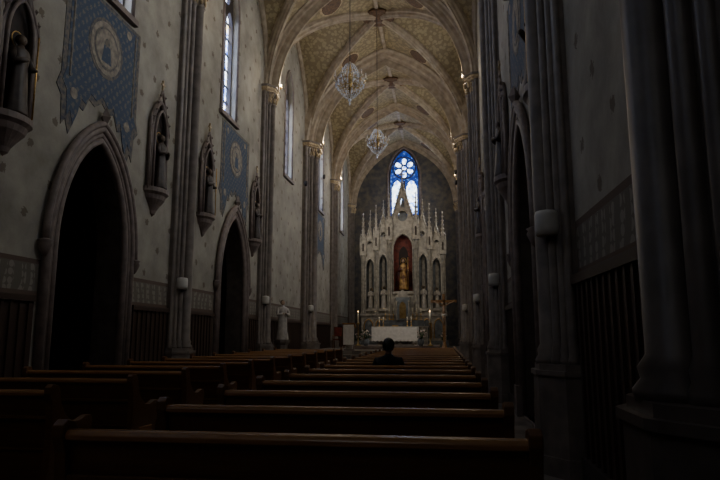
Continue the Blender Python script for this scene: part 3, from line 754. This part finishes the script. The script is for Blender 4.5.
# ---------------------------------------------------------------- seated person
PX,PYY=1.52,9.31
par=D.objects.new('seated_person',None); link(par); par.location=(PX,PYY,0)
def skin_obj(name,vs,es,rad,mat,root=0,sub=2):
    me=D.meshes.new(name); me.from_pydata(vs,es,[]); me.materials.append(mat)
    o=D.objects.new(name,me); link(o,par)
    md=o.modifiers.new('skin','SKIN'); md.use_smooth_shade=True
    sv=me.skin_vertices[0].data
    for i,r_ in enumerate(rad): sv[i].radius=r_ if isinstance(r_,tuple) else (r_,r_); sv[i].use_root=(i==root)
    ss=o.modifiers.new('sub','SUBSURF'); ss.levels=sub; ss.render_levels=sub
    return o
vs=[(0,.03,.55),(0,.02,.68),(0,.0,.82),(0,.0,.94),(0,.01,1.02),(0,.02,1.07)]
rad=[(.17,.13),(.15,.12),(.165,.12),(.17,.115),(.10,.08),(.06,.06)]
es=[(0,1),(1,2),(2,3),(3,4),(4,5)]
for s in (-1,1):
    o=len(vs); vs+=[(s*.17,.0,.965),(s*.215,.02,.83),(s*.235,.06,.70),(s*.17,.2,.66),(s*.10,.31,.64)]
    rad+=[.07,.058,.05,.042,.035]; es+=[(3,o),(o,o+1),(o+1,o+2),(o+2,o+3),(o+3,o+4)]
skin_obj('jacket',vs,es,rad,CLOTH)
vs=[(0,.04,.56)];rad=[(.16,.12)];es=[]
for s in (-1,1):
    o=len(vs); vs+=[(s*.1,.08,.55),(s*.13,.3,.54),(s*.14,.5,.52),(s*.14,.5,.3),(s*.14,.5,.09)]
    rad+=[.09,.08,.062,.055,.045]; es+=[(0,o),(o,o+1),(o+1,o+2),(o+2,o+3),(o+3,o+4)]
skin_obj('trousers',vs,es,rad,TROU)
b=MB()
for s in (-1,1):
    b.sphere((s*.14,.55,.045),(.045,.13,.045),HAIR,12,8)
    hx=s*.075
    b.sphere((hx,.345,.635),(.04,.05,.018),SKIN,12,8)
    for k,(dx,L) in enumerate(((-.03,.062),(-.011,.072),(.009,.068),(.028,.055))):
        x=hx+dx*s*-1; b.tube([(x,.37,.635),(x-s*.01,.37+L*.45,.635),(x-s*.015,.37+L*.85,.618),(x-s*.016,.37+L,.602)],[.0095,.009,.008,.006],SKIN,8)
    b.tube([(hx-s*.03,.33,.64),(hx-s*.055,.35,.645),(hx-s*.06,.38,.638)],[.012,.010,.008],SKIN,8)
hands=b.obj('hands_and_shoes',par)
h=MB()
h.tube([(0,.015,1.03),(0,.025,1.12)],[.055,.05],SKIN,12)
h.sphere((0,.035,1.18),(.075,.092,.112),SKIN,20,14); h.sphere((0,.07,1.12),(.05,.05,.05),SKIN,14,10)
h.tube([(0,.12,1.195),(0,.138,1.165),(0,.12,1.155)],[.008,.014,.01],SKIN,8)
h.tube([(-.022,.118,1.125),(0,.124,1.127),(.022,.118,1.125)],.006,REDN,6)
for s in (-1,1):
    h.sphere((s*.03,.112,1.19),(.013,.01,.008),WHITE,8,6); h.sphere((s*.03,.121,1.19),.005,HAIR,6,5)
    h.tube([(s*.045,.115,1.207),(s*.018,.122,1.21)],.004,HAIR,5)
    h.sphere((s*.077,.03,1.17),(.01,.02,.03),SKIN,8,6)
h.obj('head',par)
g=MB()
vs=[];fs=[];n=24;m=14
for j in range(m+1):
    t=pi/2-(pi*.72)*j/m
    for i in range(n):
        a=2*pi*i/n; front=max(0,math.sin(a))
        th=t if front<.2 else max(t,.35*front)
        k=1+.03*math.sin(9*a+j)
        vs.append((.092*k*math.cos(th)*math.cos(a),.02+.108*k*math.cos(th)*math.sin(a),1.195+.118*math.sin(th)))
for j in range(m):
    for i in range(n): k=(i+1)%n; fs.append((j*n+i,j*n+k,(j+1)*n+k,(j+1)*n+i))
g.add(vs,fs,HAIR,True)
g.obj('hair',par,recalc=False)

# ---------------------------------------------------------------- lights
def spot(loc,tgt,en,col,size,blend=.6,name='added_spotlight'):  # added spots with made-up fixtures, to brighten retable, altar and crucifix
    b=MB(); b.lathe([(.05,-.1),(.07,0),(.07,.1)],loc,IRON,10); o=b.obj(name)
    li=D.lights.new(name,'SPOT'); li.energy=en; li.color=col; li.spot_size=size; li.spot_blend=blend; li.shadow_soft_size=.15
    lo=D.objects.new(name+'_light',li); link(lo,o)
    d=(Vector(tgt)-Vector(loc)).normalized(); lo.location=Vector(loc)+d*.2; lo.rotation_euler=d.to_track_quat('-Z','Y').to_euler()
spot((-3.1,27.3,8.8),(0,35,5.6),300,(1,.9,.74),math.radians(44))
spot((3.1,27.3,8.8),(0,35,5.6),200,(1,.9,.74),math.radians(44))
spot((3.1,26.9,8.2),(0,30.3,1.4),550,(1,.95,.86),math.radians(30))
spot((-3.1,23.5,7.5),(2.42,27.4,2.3),260,(1,.88,.7),math.radians(18))

wd=D.worlds.new('World'); S.world=wd; wd.use_nodes=True
wd.node_tree.nodes['Background'].inputs[0].default_value=(.03,.035,.05,1); wd.node_tree.nodes['Background'].inputs[1].default_value=.3

cam=D.cameras.new('camera'); cam.lens=30; cam.sensor_width=36; cam.clip_start=.05; cam.clip_end=200
co=D.objects.new('camera',cam); link(co); co.location=(2.35,0,1.35)
co.rotation_euler=(math.radians(99.0),0,math.radians(7.76)); S.camera=co
